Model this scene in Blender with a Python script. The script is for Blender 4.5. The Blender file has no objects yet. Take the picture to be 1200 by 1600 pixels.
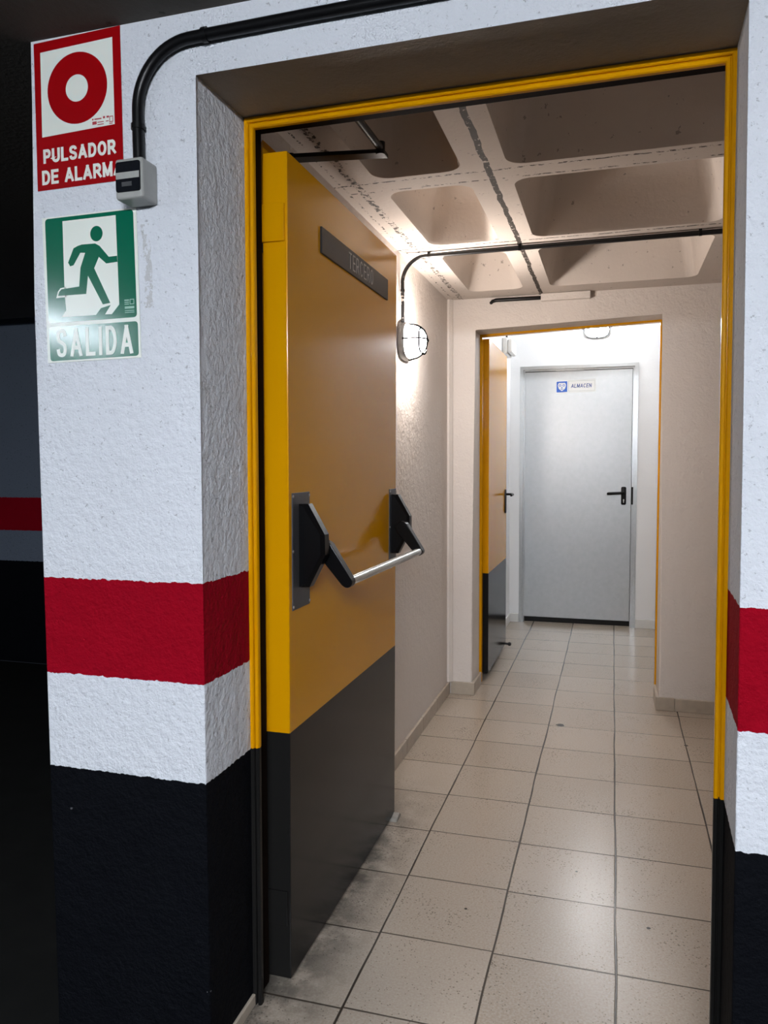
import bpy, bmesh, math, random
from mathutils import Vector, Matrix
random.seed(5)
S = bpy.context.scene
COL = S.collection

# ------------------------------------------------------------------ camera
cd = bpy.data.cameras.new('camera')
cam = bpy.data.objects.new('camera', cd)
COL.objects.link(cam)
cd.sensor_fit = 'AUTO'
cd.sensor_width = 36.0
cd.lens = 36.0 * 1210.6426 / 1600.0
cd.clip_start = 0.02
RGT = Vector((0.9591688678, 0.2827950767, -0.0046933532))
DWN = Vector((0.0132605454, -0.0615397786, -0.9980165397))
FWD = Vector((-0.2825229919, 0.9572041581, -0.0627770568))
R3 = Matrix((RGT, -DWN, -FWD)).transposed()
cam.matrix_world = Matrix.Translation((0, 0, 1.3826)) @ R3.to_4x4()
S.camera = cam

# ------------------------------------------------------------------ world, exposure
w = bpy.data.worlds.new('world')
S.world = w
w.use_nodes = True
w.node_tree.nodes['Background'].inputs[0].default_value = (0.55, 0.65, 0.85, 1)
w.node_tree.nodes['Background'].inputs[1].default_value = 0.012
S.view_settings.view_transform = 'Standard'
S.view_settings.look = 'None'
S.view_settings.exposure = 1.25
S.view_settings.gamma = 1.0
S.view_settings.use_curve_mapping = False
L_CORR, L_VEST, L_VEST_C, L_GAR_L, L_GAR_R = 86.0, 60.0, 46.0, 28.0, 185.0     # radiance of the lamps

# ------------------------------------------------------------------ helpers
def tag(o, label=None, cat=None, group=None, kind=None):
    if label: o['label'] = label
    if cat: o['category'] = cat
    if group: o['group'] = group
    if kind: o['kind'] = kind
    return o

def empty(name, loc):
    o = bpy.data.objects.new(name, None)
    o.empty_display_size = 0.1
    o.location = loc
    COL.objects.link(o)
    return o

def rootloc(p):
    return Vector((0, 0, 0)) if p is None else rootloc(p.parent) + Vector(p.location)

def finish(name, bm, m, parent=None, smooth=None, merge=True):
    """world-space bmesh -> one mesh object (child meshes keep the root's origin)"""
    if merge: bmesh.ops.remove_doubles(bm, verts=bm.verts, dist=1e-6)
    bmesh.ops.recalc_face_normals(bm, faces=bm.faces)
    if parent is None:
        xs = [v.co for v in bm.verts]
        off = Vector(((min(v.x for v in xs) + max(v.x for v in xs)) / 2,
                      (min(v.y for v in xs) + max(v.y for v in xs)) / 2, min(v.z for v in xs)))
    else:
        off = rootloc(parent)
    bmesh.ops.translate(bm, verts=bm.verts, vec=-off)
    me = bpy.data.meshes.new(name)
    bm.to_mesh(me)
    bm.free()
    for x in (m if isinstance(m, (list, tuple)) else [m]):
        me.materials.append(x)
    if smooth is not None:
        for p in me.polygons:
            p.use_smooth = True
        try:
            me.set_sharp_from_angle(angle=math.radians(smooth))
        except Exception:
            pass
    o = bpy.data.objects.new(name, me)
    COL.objects.link(o)
    if parent is None:
        o.location = off
    else:
        o.parent = parent
    return o

def BM():
    return bmesh.new()

def box(bm, x0, x1, y0, y1, z0, z1, bev=0.0, seg=2, mi=0):
    r = bmesh.ops.create_cube(bm, size=1.0)
    vs = r['verts']
    for v in vs:
        v.co = Vector((x0 + (v.co.x + .5) * (x1 - x0), y0 + (v.co.y + .5) * (y1 - y0), z0 + (v.co.z + .5) * (z1 - z0)))
    fs = list({f for v in vs for f in v.link_faces})
    for f in fs: f.material_index = mi
    if bev > 0:
        es = list({e for v in vs for e in v.link_edges})
        bmesh.ops.bevel(bm, geom=es, offset=bev, segments=seg, profile=.5, affect='EDGES', clamp_overlap=True)

class Frame:
    """plane in the room: origin o, axes a, b, outward normal a x b"""
    def __init__(s, o, a, b):
        s.o, s.a, s.b = Vector(o), Vector(a), Vector(b)
        s.n = s.a.cross(s.b)
    def __call__(s, p, d=0.0):
        return s.o + s.a * p[0] + s.b * p[1] + s.n * d

def prism(bm, pts, fr, d0, d1, bev=0.0, mi=0, inset=0.0):
    lo = [bm.verts.new(fr(p, d0)) for p in pts]
    if inset:
        cx = sum(p[0] for p in pts) / len(pts); cy = sum(p[1] for p in pts) / len(pts)
    hi = [bm.verts.new(fr(p, d1)) for p in pts]
    n = len(pts)
    fs = [bm.faces.new(lo[::-1]), bm.faces.new(hi)]
    for i in range(n):
        fs.append(bm.faces.new((lo[i], lo[(i + 1) % n], hi[(i + 1) % n], hi[i])))
    for f in fs: f.material_index = mi
    if bev > 0:
        es = list({e for v in hi for e in v.link_edges if all(x in hi for x in e.verts)})
        bmesh.ops.bevel(bm, geom=es, offset=bev, segments=2, profile=.5, affect='EDGES', clamp_overlap=True)

def rrect(x0, y0, x1, y1, r, n=6):
    out = []
    for cx, cy, a in ((x1 - r, y1 - r, 0), (x0 + r, y1 - r, 90), (x0 + r, y0 + r, 180), (x1 - r, y0 + r, 270)):
        for k in range(n + 1):
            t = math.radians(a + 90 * k / n)
            out.append((cx + r * math.cos(t), cy + r * math.sin(t)))
    return out

def ell(cx, cy, rx, ry, n=40):
    return [(cx + rx * math.cos(2 * math.pi * k / n), cy + ry * math.sin(2 * math.pi * k / n)) for k in range(n)]

def ring(bm, fr, outer, inner, d0, d1, mi=0):
    n = len(outer)
    vo = [bm.verts.new(fr(p, d1)) for p in outer]; vi = [bm.verts.new(fr(p, d1)) for p in inner]
    wo = [bm.verts.new(fr(p, d0)) for p in outer]; wi = [bm.verts.new(fr(p, d0)) for p in inner]
    for i in range(n):
        j = (i + 1) % n
        for q in ((vo[i], vo[j], vi[j], vi[i]), (wo[i], wo[j], vo[j], vo[i]), (wi[i], wi[j], vi[j], vi[i]), (wo[i], wo[j], wi[j], wi[i])):
            bm.faces.new(q).material_index = mi

def tube(bm, pts, r, n=14, mi=0, cap=True):
    pts = [Vector(p) for p in pts]
    rings = []
    up = None
    for i, p in enumerate(pts):
        t = (pts[min(i + 1, len(pts) - 1)] - pts[max(i - 1, 0)]).normalized()
        if up is None:
            up = t.orthogonal().normalized()
        up = (up - t * up.dot(t)).normalized()
        sd = t.cross(up)
        rr = r[i] if isinstance(r, (list, tuple)) else r
        rings.append([bm.verts.new(p + (up * math.cos(2 * math.pi * k / n) + sd * math.sin(2 * math.pi * k / n)) * rr) for k in range(n)])
    for a, b in zip(rings, rings[1:]):
        for k in range(n):
            bm.faces.new((a[k], a[(k + 1) % n], b[(k + 1) % n], b[k])).material_index = mi
    if cap:
        bm.faces.new(rings[0][::-1]).material_index = mi
        bm.faces.new(rings[-1]).material_index = mi

def arc(c, a, b, r, t0, t1, n=14):
    c, a, b = Vector(c), Vector(a), Vector(b)
    return [c + a * r * math.cos(math.radians(t0 + (t1 - t0) * k / n)) + b * r * math.sin(math.radians(t0 + (t1 - t0) * k / n)) for k in range(n + 1)]

def text(bm, s, fr, x0, y0, x1, y1, d0, d1, bold=0.0, spacing=1.0):
    """lettering fitted to a rectangle of the plane"""
    cu = bpy.data.curves.new('tmp', 'FONT')
    cu.body = s
    cu.offset = bold
    cu.space_character = spacing
    cu.fill_mode = 'BOTH'
    cu.extrude = 0.01
    cu.resolution_u = 4
    o = bpy.data.objects.new('tmp', cu)
    COL.objects.link(o)
    dg = bpy.context.evaluated_depsgraph_get()
    dg.update()
    me = bpy.data.meshes.new_from_object(o.evaluated_get(dg))
    bpy.data.objects.remove(o)
    bpy.data.curves.remove(cu)
    X = [v.co.x for v in me.vertices]; Y = [v.co.y for v in me.vertices]; Z = [v.co.z for v in me.vertices]
    mx, my, mz = min(X), min(Y), min(Z)
    sx = (x1 - x0) / (max(X) - mx); sy = (y1 - y0) / (max(Y) - my); sz = (d1 - d0) / (max(Z) - mz)
    vs = [bm.verts.new(fr((x0 + (v.co.x - mx) * sx, y0 + (v.co.y - my) * sy), d0 + (v.co.z - mz) * sz)) for v in me.vertices]
    for p in me.polygons:
        try:
            bm.faces.new([vs[i] for i in p.vertices])
        except ValueError:
            pass
    bpy.data.meshes.remove(me)

def catmull(P, n=6):
    out = []
    for i in range(len(P) - 1):
        p0 = P[max(i - 1, 0)]; p1 = P[i]; p2 = P[i + 1]; p3 = P[min(i + 2, len(P) - 1)]
        for k in range(n):
            t = k / n
            out.append(tuple(.5 * (2 * b + (c - a) * t + (2 * a - 5 * b + 4 * c - d) * t * t + (3 * b - a - 3 * c + d) * t ** 3) for a, b, c, d in zip(p0, p1, p2, p3)))
    return out + [P[-1]]
def q_arc(cx, cy, rx, ry, a0, a1, n=10):
    return [(cx + rx * math.cos(math.radians(a0 + (a1 - a0) * k / n)), cy + ry * math.sin(math.radians(a0 + (a1 - a0) * k / n))) for k in range(n + 1)]
BOWL = [(0, 1), (.62, 1)] + q_arc(.62, .725, .38, .275, 90, -90) + [(0, .45)]
GL = {
 'P': (.92, [[(0, 0), (0, 1)], BOWL]),
 'R': (1.0, [[(0, 0), (0, 1)], [(x * .92, y) for x, y in BOWL], [(.45, .45), (1, 0)]]),
 'U': (1.0, [[(0, 1), (0, .32)] + q_arc(.5, .32, .5, .32, 180, 360) + [(1, 1)]]),
 'L': (.82, [[(0, 1), (0, 0)], [(0, 0), (1, 0)]]),
 'S': (.95, [catmull([(.98, .76), (.86, .94), (.5, 1), (.14, .94), (.02, .76), (.14, .60), (.5, .51), (.86, .41), (.98, .24), (.86, .06), (.5, 0), (.12, .06), (.0, .25)])]),
 'A': (1.12, [[(0, 0), (.5, 1)], [(.5, 1), (1, 0)], [(.2, .28), (.8, .28)]]),
 'D': (1.0, [[(0, 0), (0, 1)], [(0, 1), (.42, 1)] + q_arc(.42, .5, .58, .5, 90, -90, 16) + [(0, 0)]]),
 'O': (1.1, [q_arc(.5, .5, .5, .5, 0, 360, 32)]),
 'E': (.85, [[(0, 0), (0, 1)], [(0, 1), (1, 1)], [(0, .51), (.9, .51)], [(0, 0), (1, 0)]]),
 'M': (1.22, [[(0, 0), (0, 1)], [(0, 1), (.5, .08)], [(.5, .08), (1, 1)], [(1, 1), (1, 0)]]),
 'N': (1.0, [[(0, 0), (0, 1)], [(0, 1), (1, 0)], [(1, 0), (1, 1)]]),
 'C': (1.0, [q_arc(.5, .5, .5, .5, 42, 318, 24)]),
 'I': (.0, [[(.5, 0), (.5, 1)]]),
 'T': (.95, [[(0, 1), (1, 1)], [(.5, 1), (.5, 0)]]),
 ' ': (.30, []),
}
def letters(bm, s, fr, x0, y0, x1, y1, t, d0, d1, gap=.30, slant=0.0):
    """stroke-built capitals filling a rectangle of the plane, stroke thickness t"""
    h = y1 - y0
    adv = [GL[c][0] for c in s]
    unit = (x1 - x0 - t * len(s) - gap * t * (len(s) - 1)) / sum(adv)
    x = x0
    step_ = 0
    for c in s:
        wd = GL[c][0] * unit
        for path in GL[c][1]:
            step_ = (step_ + 1) % 5
            e_ = step_ * .00006
            P = [Vector((x + t / 2 + px * wd, y0 + t / 2 + py * (h - t))) for px, py in path]
            closed = (P[0] - P[-1]).length < 1e-6
            if not closed and c not in 'SC':
                P[0] = P[0] + (P[0] - P[1]).normalized() * t / 2
                P[-1] = P[-1] + (P[-1] - P[-2]).normalized() * t / 2
            L, R_ = [], []
            for i, p in enumerate(P):
                a = P[i - 1] if i else (P[-2] if closed else None)
                b = P[i + 1] if i < len(P) - 1 else (P[1] if closed else None)
                u = (p - a).normalized() if a is not None else (b - p).normalized()
                v = (b - p).normalized() if b is not None else u
                m_ = (u + v).normalized()
                nn = Vector((-m_.y, m_.x)) * (t / 2 / max(.4, m_.dot(u)))
                for lst, q in ((L, p + nn), (R_, p - nn)):
                    yy = min(max(q.y, y0), y1)
                    lst.append((q.x + slant * (yy - y0), yy))
            for i in range(len(P) - 1):
                prism(bm, [L[i], R_[i], R_[i + 1], L[i + 1]], fr, d0, d1 + e_ + (.00002 if i % 2 else 0))
        x += wd + t * (1 + gap)

def loft(bm, A, B, mi=0):
    """closed outline A (front) to outline B (back), capped"""
    va = [bm.verts.new(p) for p in A]; vb = [bm.verts.new(p) for p in B]
    n = len(A)
    bm.faces.new(va); bm.faces.new(vb[::-1])
    for i in range(n):
        bm.faces.new((va[i], va[(i + 1) % n], vb[(i + 1) % n], vb[i])).material_index = mi
    return va, vb

# ------------------------------------------------------------------ materials
class NT:
    def __init__(s, name):
        s.m = bpy.data.materials.new(name)
        s.m.use_nodes = True
        s.t = s.m.node_tree
        s.b = s.t.nodes['Principled BSDF']
    def n(s, typ, **k):
        x = s.t.nodes.new(typ)
        for a, v in k.items(): setattr(x, a, v)
        return x
    def put(s, sock, v):
        if isinstance(v, bpy.types.NodeSocket): s.t.links.new(v, sock)
        elif isinstance(v, (tuple, list)) and sock.type == 'RGBA': sock.default_value = (*v[:3], 1)
        else: sock.default_value = v
    def math(s, op, a, b=0.0, c=0.0, clamp=False):
        x = s.n('ShaderNodeMath', operation=op, use_clamp=clamp)
        s.put(x.inputs[0], a); s.put(x.inputs[1], b)
        if op in ('MULTIPLY_ADD', 'SMOOTH_MIN'): s.put(x.inputs[2], c)
        return x.outputs[0]
    def mix(s, f, a, b):
        x = s.n('ShaderNodeMix', data_type='RGBA')
        s.put(x.inputs[0], f); s.put(x.inputs[6], a); s.put(x.inputs[7], b)
        return x.outputs[2]
    def mixf(s, f, a, b):
        x = s.n('ShaderNodeMix', data_type='FLOAT')
        s.put(x.inputs[0], f); s.put(x.inputs[2], a); s.put(x.inputs[3], b)
        return x.outputs[0]
    def noise(s, scale, detail=3.0, rough=.5, vec=None):
        x = s.n('ShaderNodeTexNoise')
        x.inputs['Scale'].default_value = scale; x.inputs['Detail'].default_value = detail; x.inputs['Roughness'].default_value = rough
        s.t.links.new(vec if vec else s.pos, x.inputs['Vector'])
        return x.outputs[0]
    @property
    def pos(s):
        if not hasattr(s, '_p'): s._p = s.n('ShaderNodeNewGeometry').outputs['Position']
        return s._p
    def xyz(s):
        x = s.n('ShaderNodeSeparateXYZ'); s.t.links.new(s.pos, x.inputs[0])
        return x.outputs
    def step(s, v, lo, hi):
        x = s.n('ShaderNodeMapRange'); x.interpolation_type = 'SMOOTHSTEP'
        s.put(x.inputs[0], v); s.put(x.inputs[1], lo); s.put(x.inputs[2], hi)
        return x.outputs[0]
    def bump(s, h, strength=.3, dist=.002, prev=None):
        x = s.n('ShaderNodeBump')
        x.inputs['Strength'].default_value = strength; x.inputs['Distance'].default_value = dist
        s.t.links.new(h, x.inputs['Height'])
        if prev: s.t.links.new(prev, x.inputs['Normal'])
        s.t.links.new(x.outputs[0], s.b.inputs['Normal'])
        return x.outputs[0]
    def set(s, **k):
        for a, v in k.items():
            s.put(s.b.inputs[a.replace('_', ' ')], v)
        return s

def simple(name, col, rough=.5, metal=0.0, spec=.5, nscale=0, nvar=.0, bstr=0, bscale=200, bdist=.001, coat=0):
    k = NT(name)
    c = col
    if nvar:
        f = k.noise(nscale, 4)
        c = k.mix(f, tuple(x * (1 - nvar) for x in col), tuple(min(1, x * (1 + nvar)) for x in col))
    k.set(Base_Color=c, Roughness=rough, Metallic=metal)
    k.put(k.b.inputs['Specular IOR Level'], spec)
    if coat: k.put(k.b.inputs['Coat Weight'], coat); k.put(k.b.inputs['Coat Roughness'], .08)
    if bstr: k.bump(k.noise(bscale, 4), bstr, bdist)
    return k.m

def emit(name, col, strength):
    k = NT(name)
    k.set(Base_Color=(.8, .8, .8), Emission_Color=col, Emission_Strength=strength)
    return k.m

ZB, ZR0, ZR1 = .669, .894, 1.120
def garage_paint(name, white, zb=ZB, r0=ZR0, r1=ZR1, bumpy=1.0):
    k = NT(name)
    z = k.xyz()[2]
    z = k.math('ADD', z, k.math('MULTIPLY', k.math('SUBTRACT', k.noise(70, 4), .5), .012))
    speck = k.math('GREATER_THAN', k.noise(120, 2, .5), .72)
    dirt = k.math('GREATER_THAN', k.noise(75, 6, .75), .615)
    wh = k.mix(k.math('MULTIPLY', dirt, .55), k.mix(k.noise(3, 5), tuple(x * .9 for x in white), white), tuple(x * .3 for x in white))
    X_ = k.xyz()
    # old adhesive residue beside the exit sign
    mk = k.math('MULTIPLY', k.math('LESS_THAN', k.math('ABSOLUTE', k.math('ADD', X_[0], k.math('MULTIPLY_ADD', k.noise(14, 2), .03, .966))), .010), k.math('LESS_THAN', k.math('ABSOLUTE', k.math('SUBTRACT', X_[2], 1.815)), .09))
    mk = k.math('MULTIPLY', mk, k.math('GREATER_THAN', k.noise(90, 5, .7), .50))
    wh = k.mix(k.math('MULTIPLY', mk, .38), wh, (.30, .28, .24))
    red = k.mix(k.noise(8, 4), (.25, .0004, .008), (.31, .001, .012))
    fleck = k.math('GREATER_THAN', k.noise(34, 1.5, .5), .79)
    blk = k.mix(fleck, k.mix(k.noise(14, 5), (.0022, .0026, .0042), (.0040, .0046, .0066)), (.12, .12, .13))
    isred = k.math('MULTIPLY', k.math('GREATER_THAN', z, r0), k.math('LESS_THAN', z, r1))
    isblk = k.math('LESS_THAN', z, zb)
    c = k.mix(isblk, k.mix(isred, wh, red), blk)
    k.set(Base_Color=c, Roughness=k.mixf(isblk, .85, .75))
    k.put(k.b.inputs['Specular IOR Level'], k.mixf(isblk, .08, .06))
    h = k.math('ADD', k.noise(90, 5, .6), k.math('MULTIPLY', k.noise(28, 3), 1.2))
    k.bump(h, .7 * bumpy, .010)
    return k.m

def plaster(name, col, bstr=.4, stain=.12):
    k = NT(name)
    c = k.mix(k.noise(2.2, 5), tuple(x * (1 - stain) for x in col), col)
    c = k.mix(k.math('MULTIPLY', k.math('GREATER_THAN', k.noise(40, 6, .8), .70), .3), c, tuple(x * .5 for x in col))
    k.set(Base_Color=c, Roughness=.6)
    k.put(k.b.inputs['Specular IOR Level'], .3)
    k.bump(k.math('ADD', k.noise(85, 5, .6), k.math('MULTIPLY', k.noise(22, 3), 1.3)), bstr, .007)
    return k.m

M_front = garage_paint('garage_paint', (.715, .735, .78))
M_gfar = garage_paint('far_garage_paint_dimmed', (.17, .20, .255), .716, .929, 1.158, .5)  # garage white darkened: the dimness of the far wall is put into its colour
M_soffit = plaster('brown_soffit', (.30, .27, .235), .5)  # soffit face darker and browner than the wall face
M_corr = plaster('corridor_plaster', (.70, .645, .60), .55, .06)
M_vest = plaster('white_wall_paint', (.87, .88, .89), .15, .03)

def door_paint(name, zb, flake=0, wavy=.03):
    k = NT(name)
    z = k.xyz()[2]
    isb = k.math('LESS_THAN', k.math('ADD', z, k.math('MULTIPLY', k.math('SUBTRACT', k.noise(60, 3), .5), .0015 + flake)), zb)
    y = k.mix(k.noise(3, 4), (.62, .275, .0006), (.68, .305, .001))
    c = k.mix(isb, y, (.012, .0115, .011))
    k.set(Base_Color=c, Roughness=k.mixf(k.noise(2.5, 3), .13, .20))
    k.put(k.b.inputs['IOR'], 1.27)
    k.put(k.b.inputs['Specular IOR Level'], k.mixf(isb, .5, .30))
    if wavy: k.bump(k.noise(9, 2), wavy, .004)
    return k.m
M_door = door_paint('yellow_and_black_door_paint', .680)
M_door2 = door_paint('yellow_and_black_far_door_paint', .685)
M_fr = door_paint('yellow_frame_paint', .672, .012, 0)
M_frall = door_paint('yellow_metal_paint', -1, 0, 0)

# floor tiles
def floor_mat():
    k = NT('terrazzo_tiles')
    X = k.xyz()
    wob = k.math('MULTIPLY', k.math('SUBTRACT', k.noise(2.0, 2), .5), .012)
    u = k.math('DIVIDE', k.math('ADD', k.math('ADD', X[0], .9754), wob), .3337)
    iu = k.math('FLOOR', u)
    wn = k.n('ShaderNodeTexWhiteNoise', noise_dimensions='1D'); k.put(wn.inputs['W'], iu)
    v = k.math('ADD', k.math('DIVIDE', k.math('SUBTRACT', X[1], 1.7787), .33), k.math('MULTIPLY', k.math('SUBTRACT', wn.outputs[0], .5), .035))
    v = k.math('ADD', v, k.math('MULTIPLY', wob, 1.0))
    iv = k.math('FLOOR', v)
    cb = k.n('ShaderNodeCombineXYZ'); k.put(cb.inputs[0], iu); k.put(cb.inputs[1], iv)
    wt = k.n('ShaderNodeTexWhiteNoise', noise_dimensions='2D'); k.t.links.new(cb.outputs[0], wt.inputs['Vector'])
    def dist(f):
        fr = k.math('FRACT', f)
        return k.math('MINIMUM', fr, k.math('SUBTRACT', 1.0, fr))
    du, dv = dist(u), dist(v)
    wid = k.math('MULTIPLY_ADD', k.noise(3.5, 3), .012, .002)
    lu = k.math('SUBTRACT', 1.0, k.step(du, k.math('MULTIPLY', wid, .7), k.math('MULTIPLY', wid, 1.5)))
    lv = k.math('MULTIPLY', k.math('SUBTRACT', 1.0, k.step(dv, k.math('MULTIPLY', wid, .6), k.math('MULTIPLY', wid, 1.35))), .9)
    line = k.math('MAXIMUM', lu, lv)
    base = k.mix(wt.outputs[0], (.355, .290, .232), (.415, .347, .284))
    base = k.mix(k.step(k.noise(160, 2, .5), .35, .7), base, k.mix(.5, base, (.50, .45, .38)))
    vo = k.n('ShaderNodeTexVoronoi', feature='F1'); vo.inputs['Scale'].default_value = 90
    k.t.links.new(k.pos, vo.inputs['Vector'])
    chip = k.math('LESS_THAN', vo.outputs['Distance'], k.math('MULTIPLY_ADD', k.noise(5, 3), .62, -.14))
    base = k.mix(k.math('MULTIPLY', chip, .6), base, (.10, .078, .06))
    # dirt trodden in along the hinge side of the doorway
    dm = k.math('MULTIPLY', k.math('SUBTRACT', 1.0, k.step(k.math('ADD', X[0], k.math('MULTIPLY', k.noise(7, 3), .10)), -.78, -.56)), k.math('SUBTRACT', 1.0, k.step(X[1], 2.4, 3.4)))
    dm = k.math('MULTIPLY', dm, k.step(k.noise(9, 5, .65), .30, .62))
    base = k.mix(k.math('MULTIPLY', dm, .85), base, (.06, .055, .048))
    # scuffed band where people step through
    c = k.mix(line, base, (.035, .027, .02))
    for (px, py, r) in ((-.249, 4.105, .022), (.361, 3.968, .010), (-.10, 2.62, .005), (.12, 2.35, .006), (-.42, 2.3, .005)):
        d = k.n('ShaderNodeVectorMath', operation='DISTANCE'); k.t.links.new(k.pos, d.inputs[0]); d.inputs[1].default_value = (px, py, 0)
        dd = k.math('ADD', d.outputs['Value'], k.math('MULTIPLY', k.math('SUBTRACT', k.noise(40, 2), .5), r * 1.2))
        c = k.mix(k.math('LESS_THAN', dd, r), c, (.02, .016, .013))
    k.set(Base_Color=c, Roughness=k.mixf(k.step(X[1], 2.2, 4.2), k.mixf(k.noise(5, 4), .25, .268), k.mixf(k.noise(5, 4), .16, .25)))
    k.put(k.b.inputs['Specular IOR Level'], k.mixf(dm, .34, .05))
    b1 = k.bump(k.math('SUBTRACT', 1.0, line), .5, .002)
    k.bump(k.math('ADD', k.noise(4, 2), k.math('MULTIPLY', wt.outputs[0], .4)), .10, .004, b1)
    return k.m
M_floor = floor_mat()

def waffle_mat(name, col, crack=True):
    k = NT(name)
    X = k.xyz()
    c = k.mix(k.noise(3, 5), tuple(x * .85 for x in col), col)
    pores = k.math('GREATER_THAN', k.noise(38, 3, .6), .69)
    c = k.mix(k.math('MULTIPLY', pores, .6), c, tuple(x * .25 for x in col))
    h = k.noise(60, 5, .6)
    low = k.math('LESS_THAN', X[2], 2.345)
    rag = k.noise(45, 5, .75)
    if crack:
        tot = None
        def band(ax, p, wd, thr, a=None, b=None):
            q = k.math('ABSOLUTE', k.math('SUBTRACT', k.math('ADD', X[ax], k.math('MULTIPLY', k.math('SUBTRACT', k.noise(9, 3), .5), .02)), p))
            m_ = k.math('MULTIPLY', k.math('LESS_THAN', q, wd), k.math('GREATER_THAN', rag, thr))
            return m_
        for (ax, p, wd, thr) in ((0, -.400, .010, .40), (0, -.855, .013, .52), (0, -.905, .004, .55), (1, 2.575, .005, .50), (1, 2.655, .004, .54), (1, 3.405, .005, .47), (1, 3.485, .004, .6)):
            b_ = band(ax, p, wd, thr)
            tot = b_ if tot is None else k.math('MAXIMUM', tot, b_)
        tot = k.math('MULTIPLY', tot, low)
        c = k.mix(k.math('MULTIPLY', tot, .93), c, (.02, .016, .012))
        k.bump(k.math('SUBTRACT', k.math('MULTIPLY', h, .5), k.math('MULTIPLY', tot, 2.0)), .45, .006)
    else:
        k.bump(h, .5, .006)
    k.set(Base_Color=c, Roughness=.75)
    k.put(k.b.inputs['Specular IOR Level'], .2)
    return k.m
M_waf = waffle_mat('painted_waffle_concrete', (.60, .535, .48))
M_gceil = waffle_mat('dark_raw_concrete', (.10, .088, .075), False)
M_gfloor = simple('dark_garage_floor', (.008, .008, .0075), .8, spec=.1, nscale=8, nvar=.4, bstr=.3, bscale=60)

M_brown = simple('rebate_shade_brown', (.012, .007, .005), .8, spec=.05)  # frame rebate: shade of the gap beside the door put into the colour
M_blackpl = simple('black_plastic', (.003, .003, .0035), .32, spec=.18)
M_wire = simple('matt_black_wire', (.0004, .0004, .0004), 1.0, spec=0)
M_conduit = simple('black_conduit_pvc', (.004, .004, .0045), .33, spec=.25)
M_dgrey = simple('dark_grey_metal', (.055, .055, .058), .42, .0, nscale=30, nvar=.2)
M_chrome = simple('brushed_steel', (.40, .41, .40), .24, 1.0)
M_screw = simple('zinc_screw', (.65, .64, .60), .3, 1.0)
M_white = simple('white_plastic', (.78, .77, .74), .35)
M_greybox = simple('light_grey_plastic', (.34, .34, .32), .45, nscale=40, nvar=.12)
M_panelblk = simple('glossy_black_panel', (.006, .007, .010), .15)
M_red = simple('sign_red', (.30, .0008, .003), .30, spec=.2)
M_cream = simple('sign_white', (.74, .77, .70), .3, spec=.4)
M_green = simple('sign_green', (.0, .115, .060), .16, spec=.5)
M_greyink = simple('grey_ink', (.30, .33, .31), .4)
M_redink = simple('red_ink', (.40, .04, .05), .4)
M_mint = simple('pale_green_ink', (.25, .45, .36), .4)
M_plate = simple('dark_engraved_plate', (.020, .018, .018), .35, spec=.15)
M_platetxt = simple('pale_lettering', (.42, .38, .35), .5, spec=.1)
M_tan = simple('tan_skirting_tile', (.42, .36, .29), .35, nscale=18, nvar=.25, bstr=.1)
M_wskirt = simple('white_skirting_tile', (.70, .70, .68), .3, nscale=18, nvar=.08)
M_blue = simple('sign_blue', (.006, .10, .52), .35)
M_ink = simple('dark_blue_ink', (.01, .035, .20), .4)
M_gap = simple('matt_black', (.004, .004, .004), .7)
M_stone = simple('grey_wedge', (.28, .26, .23), .8, nscale=60, nvar=.3)
M_capgrey = simple('lamp_base_grey', (.10, .10, .10), .45)
M_mixcond = simple('paint_smeared_conduit', (.02, .02, .02), .4)
def smeared():
    k = NT('paint_smeared_black_conduit')
    f = k.step(k.noise(38, 3, .6), .52, .58)
    z = k.xyz()[2]
    f = k.math('MULTIPLY', f, k.math('SUBTRACT', 1.0, k.step(z, 2.16, 2.24)))
    k.set(Base_Color=k.mix(f, (.008, .008, .009), (.62, .56, .52)), Roughness=.38)
    return k.m
M_mixcond = smeared()
def galv():
    k = NT('galvanised_steel')
    cb = k.n('ShaderNodeVectorMath', operation='MULTIPLY'); k.t.links.new(k.pos, cb.inputs[0]); cb.inputs[1].default_value = (1, 1, .06)
    st = k.noise(130, 3, .5, cb.outputs[0])
    fl = k.noise(26, 3, .6)
    c = k.mix(fl, (.42, .44, .45), (.52, .54, .55))
    k.set(Base_Color=c, Metallic=1.0, Roughness=k.mixf(fl, .36, .45))
    k.bump(st, .05, .002)
    return k.m
M_galv = galv()
M_galvfr = simple('galvanised_frame', (.50, .52, .53), .3, .9, nscale=40, nvar=.1)
E_corr = emit('corridor_lamp_glow', (1.0, .90, .83), L_CORR)
E_vest = emit('far_lamp_glow', (.96, .98, 1.0), L_VEST)
E_vestc = emit('lobby_fill_lamp_glow', (.97, .985, 1.0), L_VEST_C)
E_garL = emit('garage_tube_glow', (.80, .90, 1.0), L_GAR_L)
E_garR = emit('garage_tube_glow_near', (.87, .925, 1.0), L_GAR_R)

# ------------------------------------------------------------------ structure
YF, YJ, YB = 1.506, 1.733, 1.822          # front face, frame plane, corridor face of the front wall
ZS = 2.207
def xl(z): return -.861 + .0055 * (z - 1.35)          # slightly leaning reveal edges at the frame
def xr(z): return .229 + .0060 * (2.2 - z) * .8
XW, YM0, YM1, Y3 = -.935, 4.514, 4.81, 6.73
XR = 2.3
XV = .95

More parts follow.
